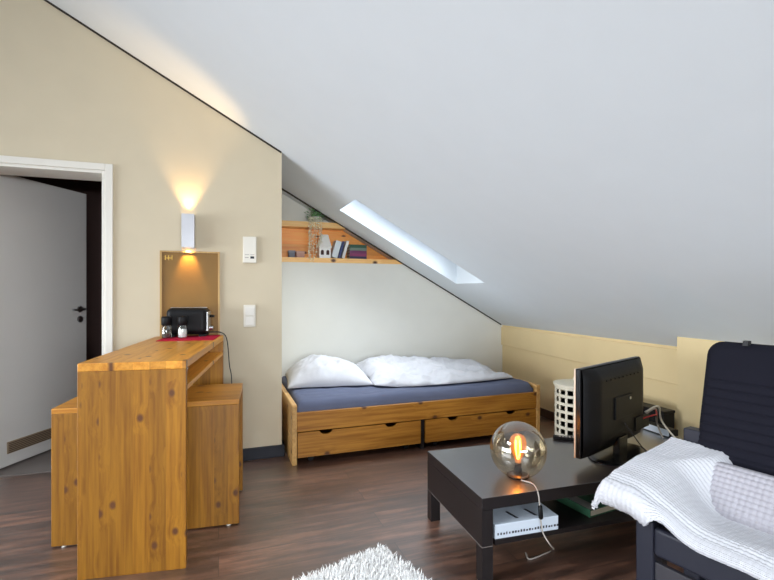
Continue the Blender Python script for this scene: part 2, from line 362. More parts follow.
# corridor beyond the door
CV = V1+WT
struct(MB().box(UL, CV-.25, -.1, .31, 5.4, -.002).build('floor_corridor', M['tile']))
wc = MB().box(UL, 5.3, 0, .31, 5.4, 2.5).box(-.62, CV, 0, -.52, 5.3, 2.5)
struct(wc.build('wall_corridor', M['unlit_brown']))
struct(MB().box(UL, CV, 2.4, -.5, 5.4, 2.5).build('ceiling_corridor', M['unlit_brown']))
struct(MB().box(OU0, CV-.03, -.002, OU1, CV+.01, .004).build('trim_4', M['tile']))
# door: frame and leaf
FR = MB(); FW = .043
FR.box(OU1-.0, V1-.018, 0, OU1+FW, V1+.0, OZ+FW); FR.box(OU0-FW, V1-.018, 0, OU0, V1, OZ+FW); FR.box(OU0, V1-.018, OZ, OU1, V1, OZ+FW)
FR.box(OU1-.02, V1-.01, 0, OU1, CV, OZ); FR.box(OU0, V1-.01, 0, OU0+.02, CV, OZ); FR.box(OU0+.02, V1-.01, OZ-.02, OU1-.02, CV, OZ)
struct(FR.build('door_1', M['frame_white'], bevel=.003))
e = at_h(86.5, 436.5, 0.0); hd = Vector((e[0],e[1],0)); hg = Vector((-1.425, 3.705, 0)); dd = (hd-hg); LL = dd.length
dl = bpy.data.objects.new('door_2', None); COL.objects.link(dl); struct(dl); dl.location = hg; dl.rotation_euler = (0,0,math.atan2(dd.y, dd.x))
MB().box(0, 0, .008, LL, .04, 1.985).build('leaf', M['door_white'], dl, bevel=.002)
v_ = MB().box(LL-.68, -.008, .09, LL-.30, 0, .17); va = v_.build('vent_grille', M['brown_vent'], dl, bevel=.002)
sl = MB()
for k in range(6): sl.box(LL-.67, -.012, .097+k*.012, LL-.31, -.007, .101+k*.012)
sl.build('slat', M['dark_wood_base'], va)
hdl = MB().lathe([(.026,0),(.026,.01)], 20, (LL-.07, 0, 1.045), Matrix.Rotation(PI/2, 3, 'X')).tube([(LL-.07,-.01,1.045),(LL-.07,-.05,1.045),(LL-.085,-.055,1.045),(LL-.19,-.055,1.045)], .009, 10)
hdl.build('handle', M['steel'], dl, smooth=False)
MB().lathe([(.026,0),(.026,.01)], 20, (LL-.07, 0, .965), Matrix.Rotation(PI/2, 3, 'X')).build('lock_rosette', M['steel'], dl)

# ------------------------------------------------------------------ lamp wall fittings
lu = -.19
lampt = thing('wall_lamp', 'silver box shaped up and down wall lamp glowing warm above the wooden panel', 'lamp', (lu, V1, 1.481))
h = MB(); w, dpt, t = .039, .095, .004
h.box(-w,-dpt,0,w,-dpt+t,.222).box(-w,-t,0,w,0,.222).box(-w,-dpt+t,0,-w+t,-t,.222).box(w-t,-dpt+t,0,w,-t,.222)
h.build('housing', M['grey_metal'], lampt)
MB().box(-.02,-t-.05,.10,.02,-t,.12).build('bulb_holder', M['white_plastic'], lampt)
MB().lathe([(.0,-.02),(.014,-.011),(.016,0),(.014,.016),(0,.02)], 16, (0,-.048,.165)).build('bulb', M['warm_bulb'], lampt, smooth=True)
MB().lathe([(.0,-.02),(.014,-.011),(.016,0),(.014,.016),(0,.02)], 16, (0,-.048,.055)).build('bulb', M['warm_bulb'], lampt, smooth=True)
def spot(name, loc, d, energy, size, col=(1,.63,.26), blend=.8, rad=.012):
    l = bpy.data.lights.new(name, 'SPOT'); l.energy = energy; l.spot_size = math.radians(size); l.spot_blend = blend; l.color = col; l.shadow_soft_size = rad
    o = bpy.data.objects.new(name, l); COL.objects.link(o); o.location = loc
    o.rotation_euler = Vector(d).to_track_quat('-Z','Y').to_euler(); return o
spot('lamp_light_up', (lu, V1-.044, 1.481+.194), (0,-.03,1), 10, 70)
spot('lamp_light_down', (lu, V1-.040, 1.481+.022), (0,.30,-1), 8, 62)

th = thing('thermostat', 'cream wall thermostat with small dark display above the light switch', 'thermostat', (.206, V1, 1.39))
MB().box(-.046,-.028,0,.046,0,.185).build('body', M['white_plastic'], th, bevel=.005)
MB().box(.004,-.0295,.03,.03,-.0275,.046).build('display', M['ink'], th)
MB().box(-.032,-.0295,.034,-.008,-.0275,.040).box(-.032,-.0295,.056,-.004,-.0275,.060).box(.004,-.0295,.056,.03,-.0275,.060).build('button', M['cord_grey'], th)
sw = thing('light_switch', 'white double rocker light switch below the thermostat', 'switch', (.206, V1, .94))
MB().box(-.041,-.011,0,.041,0,.155).build('frame', M['white_plastic'], sw, bevel=.003)
MB().box(-.03,-.017,.013,.03,-.010,.074).build('rocker', M['frame_white'], sw, bevel=.002)
MB().box(-.03,-.017,.081,.03,-.010,.142).build('rocker', M['frame_white'], sw, bevel=.002)
# wooden tray panel on the wall
p0, p1 = at_v(159.6,252,V1-.03)[0], at_v(219.8,252,V1-.03)[0]; pz = 1.462
pn = thing('wall_panel', 'framed amber wooden board on the wall behind the toaster', 'panel', ((p0+p1)/2, V1, .80))
hw = (p1-p0)/2; hh = pz-.80
MB().box(-hw+.012,-.008,.012,hw-.012,0,hh-.010).build('backing_board', M['panel'], pn)
MB().box(-hw,-.022,0,-hw+.012,0,hh).box(hw-.012,-.022,0,hw,0,hh).box(-hw+.012,-.018,hh-.010,hw-.012,0,hh).box(-hw+.012,-.022,0,hw-.012,0,.012).build('edging', M['panel_edge'], pn)
MB().box(-hw+.03,-.012,hh-.05,-hw+.075,-.006,hh-.046).box(-hw+.03,-.012,hh-.062,-hw+.034,-.006,hh-.03).box(-hw+.05,-.012,hh-.062,-hw+.054,-.006,hh-.03).box(-hw+.071,-.012,hh-.062,-hw+.075,-.006,hh-.03).build('latch', plain('old brass', srgb(190,150,70), .4, metal=.8), pn)

# ------------------------------------------------------------------ pine bar table and stools
TR = math.radians(11.7)-AL
fr_ = W(-.866, 2.0165)
ex = Vector((math.cos(TR), math.sin(TR), 0)); ey = Vector((-math.sin(TR), math.cos(TR), 0))
TW, TL, TH = .4215, 1.16, .896
tc_ = Vector((*fr_,0)) - ex*TW/2 + ey*TL/2
tb = thing('bar_table', 'tall narrow knotty pine bar table with open shelf under its top', 'table', tc_, TR)
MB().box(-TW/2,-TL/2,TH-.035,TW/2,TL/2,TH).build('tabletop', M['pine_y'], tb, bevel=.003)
MB().box(-TW/2,-TL/2,0,TW/2,-TL/2+.024,TH-.035).build('end_panel', M['pine_v_shade'], tb, bevel=.002)
MB().box(-TW/2,TL/2-.024,0,TW/2,TL/2,TH-.035).build('end_panel', M['pine_v_shade'], tb, bevel=.002)
MB().box(-TW/2,-TL/2+.024,.765,TW/2,TL/2-.024,.786).build('shelf', M['pine_y'], tb, bevel=.002)
def T(x, y, z=0): p = tc_ + ex*x + ey*y; return (p.x, p.y, z)      # table frame -> world
def stool(label, corner, right, Wd, Dp, Ht, rz):
    a = Vector((math.cos(rz), math.sin(rz),0)); b = Vector((-math.sin(rz), math.cos(rz),0))
    c = Vector((*corner,0)) + a*(-Wd/2 if right else Wd/2) + b*Dp/2
    st = thing('stool', label, 'stool', c, rz, 'pine stools at the bar table')
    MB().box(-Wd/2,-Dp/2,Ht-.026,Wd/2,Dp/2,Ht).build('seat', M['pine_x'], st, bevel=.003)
    for y0 in (-Dp/2, Dp/2-.024): MB().box(-Wd/2,y0,.006,Wd/2,y0+.024,Ht-.026).build('side_panel', M['pine_v_shade'], st, bevel=.002)
    MB().box(-Wd/2+.03,-Dp/2+.024,.12,-Wd/2+.054,Dp/2-.024,.2).build('stretcher', M['pine_y'], st)
    for sx in (-1,1):
        for sy in (-1,1): MB().lathe([(.011,0),(.011,.006)], 12, (sx*(Wd/2-.05), sy*(Dp/2-.012), 0)).build('foot_pad', M['white_plastic'], st)
    return st
stool('pine box stool pushed under the right side of the bar table', W(-.757,2.395), True, .37, .43, .642, TR+math.radians(3))
stool('pine box stool tucked under the left side of the bar table', W(-1.56,2.173), False, .37, .43, .648, TR-math.radians(1))

# on the bar table
def Tpx(px, py, h=TH): return at_h(px, py, h)
mat_pts = [T(-.125,.25),T(.195,.25),T(.195,.56),T(-.125,.56)]
mt = MB().prism([(p[0],p[1]) for p in mat_pts], 'z', TH+.001, TH+.004).build('placemat', M['red_mat'])
tag(mt, 'red placemat under the toaster on the bar table', 'placemat')
def grinder(px, py, label, fill):
    p = at_h(px, py, TH+.004)
    g = thing('spice_grinder', label, 'spice grinder', (*p, TH+.004), 0, 'spice grinders')
    MB().lathe([(.027,0),(.028,.004),(.028,.07),(.024,.08)], 24).build('jar', M['clear'], g, smooth=True)
    MB().lathe([(.0245,.003),(.0255,.006),(.0255,.052),(.0,.056)], 24).build('filling', fill, g, smooth=True)
    MB().lathe([(.025,.078),(.03,.084),(.031,.125),(.028,.134),(0,.136)], 24).build('cap', M['black_plastic'], g, smooth=True)
grinder(166.5, 338, 'dark filled spice grinder with black cap, left one beside the toaster', M['pepper'])
grinder(182.5, 337.5, 'white filled spice grinder with black cap in front of the toaster', M['salt'])
tp = at_h(187.5, 338.5, TH+.004); tp = (tp[0]-.0, tp[1]+.18)
ts = thing('toaster', 'black long slot toaster standing on the red placemat', 'toaster', (tp[0],tp[1],TH+.004), TR)
MB().box(-.128,-.075,.012,.122,.075,.185).build('body', M['black_plastic'], ts, bevel=.035, seg=5)
MB().box(-.11,-.018,.183,.11,.018,.187).build('slot', M['steel'], ts)
MB().box(.115,-.06,.03,.128,.06,.16).build('end_plate', M['steel'], ts, bevel=.008)
MB().box(.128,-.02,.12,.155,.02,.135).build('lever', M['black_plastic'], ts, bevel=.004)
MB().lathe([(.016,0),(.014,.02),(0,.021)], 16, (.128,.0,.05), Matrix.Rotation(PI/2,3,'Y')).build('dial', M['steel'], ts)
for x in (-.115,.07): MB().box(x,-.065,0,x+.04,.065,.013).build('foot', M['black_plastic'], ts)
Lc = lambda p: Vector(p)
cw = [T(.12,.5,TH+.03), T(.20,.55,TH+.02), T(.235,.56,TH-.03), T(.25,.57,TH-.2), T(.262,.575,.62), T(.265,.58,.5)]
mw = Matrix.Translation((tp[0],tp[1],TH+.004)) @ Matrix.Rotation(TR,4,'Z'); mi = mw.inverted()
MB().tube(spline([mi @ Vector(p) for p in cw]), .0035, 8).build('power_cord', M['cord_black'], ts, smooth=True)
bp = T(.135,-.42, .786)
bw = thing('bowl', 'small blue and white bowl on the shelf under the bar table top', 'bowl', bp)
MB().lathe([(.028,0),(.03,.004),(.046,.03),(.05,.052),(.046,.052),(.04,.03),(0,.008)], 28).build('dish', M['blue_bowl'], bw, smooth=True)
MB().lathe([(.0492,.047),(.0512,.050),(.0505,.055),(.0475,.055)], 28).build('rim', M['ceramic'], bw, smooth=True)

# ------------------------------------------------------------------ bed
B0, B1, BV0, BV1, BH = .472, 2.506, 3.216, 4.325, .414
bd = thing('bed', 'pine single bed with two drawers under the sloped ceiling', 'bed', ((B0+B1)/2,(BV0+BV1)/2,0))
ox, oy = (B0+B1)/2, (BV0+BV1)/2
def bb(x0,y0,z0,x1,y1,z1): return MB().box(x0-ox,y0-oy,z0,x1-ox,y1-oy,z1)
bb(B0,BV0,0,B0+.033,BV1,BH).build('headboard', M['pine_bed_y'], bd, bevel=.004)
bb(B1-.033,BV0,0,B1,BV1,BH).build('footboard', M['pine_bed_y'], bd, bevel=.004)
bb(B0+.033,BV0+.004,.226,B1-.033,BV0+.03,.356).build('side_rail', M['pine_bed'], bd, bevel=.003)
bb(B0+.033,BV1-.03,.226,B1-.033,BV1,.356).build('side_rail', M['pine_bed'], bd, bevel=.003)
sl = MB()
for k in range(12):
    x = B0+.08+k*(B1-B0-.16)/11; sl.box(x-.04-ox, BV0+.03-oy, .232, x+.04-ox, BV1-.03-oy, .248)
sl.build('slat_base', M['pine_bed_y'], bd)
g0, g1 = at_v(420.5,440,BV0+.01)[0], at_v(425.5,440,BV0+.01)[0]
nx = [at_v(x,425,BV0+.01)[0] for x in (326,391,453,511)]
for (x0, x1, ns) in ((B0+.038, g0, nx[:2]), (g1, B1-.038, nx[2:])):
    top, bot = .219, .048
    pts = [(x0-ox,bot),(x1-ox,bot),(x1-ox,top)]
    for c in sorted(ns, reverse=True):
        pts += [(c-ox+.045*math.cos(a), top-.026*math.sin(a)) for a in [k*PI/10 for k in range(11)]]
    pts.append((x0-ox,top))
    dr = MB().prism(pts, 'y', BV0+.006-oy, BV0+.026-oy).build('drawer', M['pine_bed'], bd)
    bx = MB(); c0, c1, y0, y1 = x0+.02-ox, x1-.02-ox, BV0+.026-oy, BV0+.70-oy
    bx.box(c0,y0,.06,c1,y1,.07).box(c0,y0,.07,c0+.012,y1,.18).box(c1-.012,y0,.07,c1,y1,.18).box(c0+.012,y1-.012,.07,c1-.012,y1,.18)
    bx.build('drawer_box', M['pine_bed'], dr)
    for cx_ in (x0+.1, x1-.1): MB().lathe([(.022,-.008),(.022,.008)], 16, (cx_-ox, BV0+.06-oy, .024), Matrix.Rotation(PI/2,3,'X')).box(cx_-ox-.008, BV0+.05-oy, .02, cx_-ox+.008, BV0+.07-oy, .06).build('caster', M['black_plastic'], dr)
bb(g0+.006,BV0+.02,.0,g1-.006,BV1-.03,.226).build('centre_support', M['black_brown'], bd)
# mattress in a slate sheet
def fbm(x, y, z=0, o=4):
    return noise.fractal(Vector((x,y,z)), 1.0, 2.0, o)
def ridge(x, y, s): return 1-abs(noise.noise(Vector((x,y,s))))*2
mx0, mx1, my0, my1, mz0, mz1 = B0+.042, B1-.042, BV0+.036, BV1-.034, .25, .436
m = MB()
def mat_surf(cx, cy, hx, hy, z0, z1, r, nx, ny, wr=0, seed=0, topfn=None):
    """rounded slab: rings of a superellipse, closed top and bottom"""
    out = MB()
    def top(a, b):
        x = (a*2-1); y = (b*2-1)
        ex_ = max(abs(x)*hx-(hx-r), 0)/r; ey_ = max(abs(y)*hy-(hy-r), 0)/r
        q = min(1, math.hypot(ex_, ey_)); z = z1 - r*(1-math.sqrt(max(0,1-q*q)))
        X, Y = cx+x*hx, cy+y*hy
        if wr: z += wr*(fbm(X*3.2, Y*7, seed) - .6*max(0, ridge(X*2.2+Y*3, Y*11-X*2, 6)))*(1-q)
        return (X, Y, z)
    def bot(a, b): return (cx+(a*2-1)*hx, cy+(b*2-1)*hy, z0)
    out.grid(top, nx, ny); out.grid(bot, nx, ny)
    n = nx+1; o = n*(ny+1); e = []
    for i in range(nx): e.append((i,i+1)); 
    for j in range(ny): e.append((j*n+nx,(j+1)*n+nx))
    for i in range(nx,0,-1): e.append((ny*n+i,ny*n+i-1))
    for j in range(ny,0,-1): e.append((j*n,(j-1)*n))
    out.f += [(a,b,o+b,o+a) for a,b in e]
    return out
mm = mat_surf((mx0+mx1)/2,(my0+my1)/2,(mx1-mx0)/2,(my1-my0)/2,mz0,mz1,.05,140,80,.012,3).build('mattress', M['sheet'], smooth=True)
tag(mm, 'mattress in a slate blue fitted sheet lying in the pine bed', 'mattress')
def cloth_lump(name, fp, nx, ny, hfn, mat):
    """soft bedding: footprint map fp(a,b)->(x,y), height hfn(a,b,x,y) above base"""
    o = MB()
    def top(a, b):
        x, y = fp(a, b); return (x, y, hfn(a, b, x, y))
    o.grid(top, nx, ny)
    o.grid(lambda a, b: (*fp(a,b), mz1+.010), nx, ny)
    return o.build(name, mat, smooth=True, weld=True)
# pillow
def pf(a, b):
    x = a*2-1; y = b*2-1
    k = .10*(x*x*y*y)
    X = .86+.32*x*(1-.10*(1-y*y)*0-.06*y*y+k) ; Y = 3.90+.31*y*(1-.08*x*x+k)
    return (X+.03*y, Y - .05*x + .01*noise.noise(Vector((a*5,b*5,2))))
def ph(a, b, x, y):
    X = abs(a*2-1); Y = abs(b*2-1)
    e = ((1-X**2.6)*(1-Y**2.6))**.5 if X < 1 and Y < 1 else 0
    tilt = .8+.3*max(0, 1-abs(a-.35)*2)
    return mz1+.010 + .185*e*tilt + e*(.018*fbm(x*6,y*6,1) + .02*ridge(x*5+y*3,y*9-x*4,5)*min(1,e*1.5) + .010*ridge(x*14+y*5,y*15-x*8,1)-.018) 
pw = cloth_lump('pillow', pf, 60, 60, ph, M['linen'])
tag(pw, 'puffy white pillow at the left end of the bed', 'pillow')
def df(a, b):
    x = a; X = 1.165+1.17*a; 
    y0 = 3.42 - .05*math.sin(a*PI) + .03*noise.noise(Vector((a*6,0,8))) ; y1 = 4.24 - .10*max(0,a-.6)
    y0 += .10*max(0,.12-a)/.12
    y0 += .02*max(0,a-.85)
    return (X + .06*(1-b)*(1 if a>.5 else 0)*(a-.5)*2 + .02*noise.noise(Vector((b*5,a*3,9))), y0+(y1-y0)*b)
def dh(a, b, x, y):
    e = min(1, min(a,1-a)*9); f = min(1, min(b*7,(1-b)*9)); e = math.sqrt(max(0,1-(1-e)**2)); f = math.sqrt(max(0,1-(1-f)**2))
    s = e*f
    base = .078*(1-.45*max(0,a-.45)/.55) + .03*math.exp(-((a-.2)/.22)**2)*b
    return mz1+.010 + s*(.02 + base*(.35+.65*min(1,b*1.6)) + .03*fbm(x*3.5,y*4,3) + .032*ridge(x*4+y*2, y*6-x*2, 7) + .014*fbm(x*12,y*12,4) + .012*ridge(x*10+y*6,y*12-x*5,2) - .026)
dv_ = cloth_lump('duvet', df, 130, 80, dh, M['linen'])
tag(dv_, 'crumpled white duvet spread over the right part of the bed', 'duvet')

# ------------------------------------------------------------------ niche shelf and what stands on it
sf = thing('wall_shelf', 'orange pine two board shelf in the triangular niche over the bed', 'shelf', (UC, V2, SZ0))
def tri_board(z0, z1, dep0, dep1):
    a, b = (2.435-z0)/TANT, (2.435-z1)/TANT
    return MB().prism([(0.004,z0-SZ0),(a-UC-.004,z0-SZ0),(b-UC-.004,z1-SZ0),(0.004,z1-SZ0)], 'y', dep0, dep1)
tri_board(SZ0, SZ1, -.004, NICHE-.012).build('board', M['pine_shelf'], sf)
tri_board(SZ2, SZ3, -.004, NICHE-.012).build('board', M['pine_shelf'], sf)
tri_board(SZ1, SZ2, NICHE-.012, NICHE-.002).build('back_panel', M['pine_back'], sf)
ZS = SZ1
VS = V2+.06
def su(px, v=VS): return at_v(px, 250, v)[0]
def px2m(px, v=VS): return px/F*(v/(CA-SA*((300-CX)/F)))
g1_ = thing('trinket_box', 'small grey box at the left end of the shelf', 'box', (su(291.5), VS, ZS))
MB().box(-.03,-.03,0,.03,.03,.05).build('body', plain('slate grey card', srgb(112,116,128), .7), g1_, bevel=.003)
MB().box(-.032,-.032,.045,.032,.032,.066).build('lid', plain('grey card lid', srgb(134,138,148), .7), g1_, bevel=.003)
g2_ = thing('trinket_box', 'small dusty pink box on the shelf beside the grey one', 'box', (su(300), VS, ZS))
MB().box(-.038,-.03,0,.038,.03,.044).build('body', plain('dusty pink card', srgb(192,150,136), .7), g2_, bevel=.003)
MB().box(-.04,-.032,.04,.04,.032,.062).build('lid', plain('dusty pink lid', srgb(200,162,148), .7), g2_, bevel=.003)
# trailing plant on the upper board
pt = thing('trailing_plant', 'green potted plant on the upper board with pale strands hanging down', 'plant', (su(317, V2+.03), V2+.05, SZ3))
MB().lathe([(.035,0),(.045,.055),(.041,.055),(.036,.03),(0,.03)], 24).build('pot', M['ceramic'], pt, smooth=True)
lf = MB()
def leaf(mb, p, d, up, L, w):
    d = d.normalized(); s = d.cross(up); s = s.normalized() if s.length > 1e-4 else Vector((1,0,0)); nrm = s.cross(d)
    mb.add([p, p+d*L*.5+s*w+nrm*L*.08, p+d*L, p+d*L*.5-s*w+nrm*L*.08, p+d*L*.5], [(0,1,4),(1,2,4),(2,3,4),(3,0,4)])
rnd = random.Random(4)
for k in range(230):
    th_ = rnd.uniform(0,2*PI); r = rnd.uniform(0,.085); z = .055+rnd.uniform(0,.085)-r*.45
    x = r*math.cos(th_)*1.15; y = r*math.sin(th_)*.75
    d = Vector((math.cos(th_)*.8, math.sin(th_)*.8, rnd.uniform(-.4,.8)))
    x = max(-.095,min(.08,x))
    leaf(lf, Vector((x, y, z)), d, Vector((0,0,1)), rnd.uniform(.022,.036), rnd.uniform(.008,.013))
lf.build('foliage', M['green'], pt)
for (dx, ln) in ((-.085,.30),(-.062,.22),(-.04,.31),(-.018,.27),(.008,.18),(.03,.14),(-.072,.33)):
    sv = MB(); pts = [Vector((dx*.6,-.05,.05)), Vector((dx*.9,-.062,.03)), Vector((dx,-.08,-.05))]
    pts += [Vector((dx+rnd.uniform(-.008,.008), -.08+rnd.uniform(-.006,.006), -.05-ln*q)) for q in (.33,.66,1)]
    path = spline(pts, 6); sv.tube(path, .0013, 5)
    for i, p in enumerate(path[4:]):
        for q in range(2): leaf(sv, Vector(p), Vector((rnd.uniform(-1,1), rnd.uniform(-1,.2), rnd.uniform(-.8,.1))), Vector((0,0,1)), rnd.uniform(.018,.028), rnd.uniform(.007,.011))
    sv.build('strand', M['pale_leaf'], pt)
# white ceramic house lantern
hs = thing('house_lantern', 'white ceramic house lantern with dark windows on the lower shelf', 'lantern', (su(323.5), VS-.02, ZS))
MB().box(-.055,-.05,0,.055,.05,.095).build('body', M['ceramic'], hs, bevel=.004)
MB().add([(-.066,-.062,.092),(.066,-.062,.092),(.066,.062,.092),(-.066,.062,.092),(-.036,-.03,.225),(.036,-.03,.225),(.036,.03,.225),(-.036,.03,.225)],
         [(0,3,2,1),(4,5,6,7),(0,1,5,4),(1,2,6,5),(2,3,7,6),(3,0,4,7)]).build('roof', M['ceramic'], hs, bevel=.01, seg=3)
for x in (-.026, .026):
    MB().prism([(x-.014,.03),(x+.014,.03),(x+.014,.062),(x+.01,.072),(x,.076),(x-.01,.072),(x-.014,.062)], 'y', -.053, -.049).build('window', M['window_dark'], hs)
# books
def book(label, loc, th_, hgt, dep, mat, rot=(0,0,0), group='books on the niche shelf'):
    """spine faces -y; x = thickness, z = height"""
    b = thing('book', label, 'book', loc, 0, group); b.rotation_euler = rot
    c = .0025
    MB().box(-th_/2,0,0,-th_/2+c,dep,hgt).box(th_/2-c,0,0,th_/2,dep,hgt).box(-th_/2+c,0,0,th_/2-c,c,hgt).build('cover', mat, b)
    MB().box(-th_/2+c,c+.0005,.004,th_/2-c,dep-.004,hgt-.004).build('page_block', M['paper'], b)
    return b
bwht = plain('pale blue white cover', srgb(216,224,228), .5); bblu = plain('deep blue cover', srgb(48,62,112), .5); bwh2 = plain('white cover', srgb(228,226,222), .5)
tilt = math.radians(16)
def lean(px_bottom, th_, hgt, mat, label):
    u = su(px_bottom, V2+.01); return book(label, (u, V2+.012, ZS+th_/2*math.sin(tilt)+.001), th_, hgt, .13, mat, (0, tilt, 0))
lean(334.5, .055, .165, bwht, 'thick pale leaning book beside the white house lantern')
lean(339.2, .018, .168, bblu, 'thin blue leaning book between two pale ones')
lean(343.2, .026, .172, bwh2, 'white leaning book nearest the stack of lying books')
zz = ZS+.001
for (lab, cl, t_) in (('dark navy book at the bottom of the lying stack', srgb(52,50,84), .024), ('magenta book second from the bottom of the lying stack', srgb(140,56,100), .026), ('purple book in the middle of the lying stack', srgb(112,48,92), .028), ('grey green book second from the top of the lying stack', srgb(112,132,118), .026), ('dark green book on top of the lying stack', srgb(44,84,66), .030)):
    b = book(lab, (su(357)-.085, V2+.02, zz+t_/2), t_, .172, .12, plain(lab.split(' book')[0], cl, .6), (0, PI/2, 0)); zz += t_+.0008

# ------------------------------------------------------------------ low black table
Bx = Vector((*W(.387, 1.905), 0)); Ax = Vector((*W(.2138, 2.471), 0))
nv = (Ax-Bx); CW = nv.length; LR = math.atan2(nv.y, nv.x)-PI/2; CL_, CH = 1.49, .35
el = Vector((math.cos(LR), math.sin(LR), 0)); nl = Vector((-math.sin(LR), math.cos(LR), 0))
cc = Bx + el*CL_/2 + nl*CW/2
ct = thing('coffee_table', 'long low black brown table with open shelf below the globe lamp', 'table', cc, LR)
def E(e_, n_, z=0): p = Bx+el*e_+nl*n_; return Vector((p.x, p.y, z))
hx, hy = CL_/2, CW/2
ttop = MB().box(-hx,-hy,CH-.05,hx,hy,CH).build('tabletop', M['black_top'], ct, bevel=.002)
ttop.data.materials.append(M['black_brown'])          # veneered edges are less glossy than the lacquered top
for p_ in ttop.data.polygons: p_.material_index = 0 if p_.normal.z > .5 else 1
MB().box(-hx+.06,-hy+.002,.15,hx-.06,hy-.002,.17).build('shelf', M['black_brown'], ct)
for s in (-1,1):
    x0, x1 = (-hx,-hx+.05) if s < 0 else (hx-.05,hx)
    MB().box(x0,-hy,.152,x1,hy,CH-.05).build('end_panel', M['black_brown'], ct)
    for y in (-1,1):
        y0, y1 = (-hy,-hy+.05) if y < 0 else (hy-.05,hy)
        MB().box(x0,y0,0,x1,y1,.148).build('leg', M['black_brown'], ct)
    MB().box(x0+.0005,-hy+.0005,.148,x1-.0005,hy-.0005,.152).build('edge_strip', plain('worn grey edge strip', srgb(110,102,98), .5), ct)  # thin grey line along the lower edge of the end panel
# white box on the shelf
gp = E(.062, .006)[:2]; gb = thing('game_box', 'white flat box with a row of small print on the table shelf', 'box', (*gp, .1705), LR-math.radians(1))
MB().box(0,0,0,.305,.21,.06).build('carton', M['game_white'], gb, bevel=.003)
pr = MB(); r2 = random.Random(3)
for k in range(22):
    x = .012+k*.0135; wq = r2.uniform(.005,.009)
    pr.box(x,-.0008,.016,x+wq,.0004,.016+r2.uniform(.007,.011))
pr.build('print', M['ink'], gb)
for x in (.115,.205): MB().add([(x,.03,.0604),(x+.012,.026,.0604),(x-.004,.09,.0604),(x-.014,.09,.0604),(x,.03,.062),(x+.012,.026,.062),(x-.004,.09,.062),(x-.014,.09,.062)], [(0,3,2,1),(4,5,6,7),(0,1,5,4),(1,2,6,5),(2,3,7,6),(3,0,4,7)]).build('mark', M['ink'], gb)
kp = at_h(590, 518, .17); gk = thing('picture_book', 'green and grey lying book on the table shelf beside the white throw', 'book', (*kp, .1705), LR+math.radians(9))
MB().box(0,0,0,.30,.21,.004).box(0,0,.030,.30,.21,.034).box(.0,0,.004,.004,.21,.030).build('cover', plain('green book cover', srgb(58,104,78), .5, var=.3), gk)
MB().box(.0045,.003,.0042,.297,.207,.0298).build('page_block', M['paper'], gk)
MB().box(.006,.0,.0342,.06,.205,.0346).build('cover_stripe', plain('grey cover stripe', srgb(150,150,146), .5), gk)
# globe lamp
gp = at_h(518, 476, CH); R_ = .126
gl = thing('globe_lamp', 'smoky glass globe lamp with glowing filament bulb on the black table', 'lamp', (*gp, CH))
MB().lathe([(.048,0),(.05,.003),(.049,.007),(.04,.010),(0,.011)], 40).build('base', M['black_gloss'], gl, smooth=True)
prof = [(R_*math.sin(a), R_-.005-R_*math.cos(a)) for a in [math.radians(24)+k*(PI-math.radians(24))/40 for k in range(41)]]
prof[-1] = (0, prof[-1][1])
go = MB(); n = 64
go.lathe(prof, n); go.f = [f for f in go.f if len(f) == 4]
gobj = go.build('globe', M['smoke_glass'], gl, smooth=True)
MB().lathe([(.018,.016),(.018,.035),(.015,.04),(.015,.062),(0,.063)], 24).build('socket', M['black_plastic'], gl, smooth=True)
bu = [(.013,.062),(.014,.075),(.026,.105),(.036,.135),(.038,.155),(.031,.178),(.016,.19),(0,.193)]
MB().lathe(bu, 32).build('bulb', M['bulb_glass'], gl, smooth=True)
fi = MB()
for k in range(4):
    a = k*PI/2+.4; q = Vector((math.cos(a), math.sin(a), 0))
    fi.tube([(0,0,.08)+q*.004 if False else Vector((0,0,.078))+q*.004, Vector((0,0,.12))+q*.014, Vector((0,0,.165))+q*.012], .0014, 6)
fi.build('filament', M['filament'], gl)
MB().lathe([(.004,.063),(.004,.085),(0,.086)], 12).build('stem', M['steel'], gl)
# cord of the globe lamp
inv = Matrix.Translation((*gp, CH)).inverted()
ed = at_h(535.5, 487, CH+.004)
def dn(px, py, n_): # point in the upright plane n = n_ of the table
    # solve along sight line
    best = None
    d = Vector((CA*(px-CX)/F+SA, -SA*(px-CX)/F+CA, (CY-py)/F)); 
    k = (n_ + nl.dot(Bx))/ (nl.dot(Vector((d.x,d.y,0))))
    return Vector((d.x*k, d.y*k, CAMH+d.z*k))
c1 = Vector((*at_h(521,481,CH+.004), CH+.008)); c2 = Vector((*at_h(531,483,CH+.004), CH+.0045)); c3 = Vector((ed[0],ed[1],CH+.0045))
cpts = [c1, c2, c3, dn(538.5,495,-.008), dn(540,510,-.008), dn(541,522,-.008), dn(543.5,534,-.01), dn(551,546,-.012), Vector((*at_h(553.5,550,.0), .0045)), Vector((*at_h(546,554,0), .004)), Vector((*at_h(530,560,0), .004)), Vector((*at_h(526,554,0), .004))]
co = MB().tube(spline([inv @ p for p in cpts], 8), .0032, 8).build('power_cord', M['cord_grey'], gl, smooth=True)
s0, s1 = inv @ dn(540,505,-.009), inv @ dn(541,519,-.009)
MB().tube([s0, s0*.9+s1*.1, s0*.1+s1*.9, s1], [.005,.009,.010,.006], 10).build('cord_switch', M['black_plastic'], co, smooth=True)
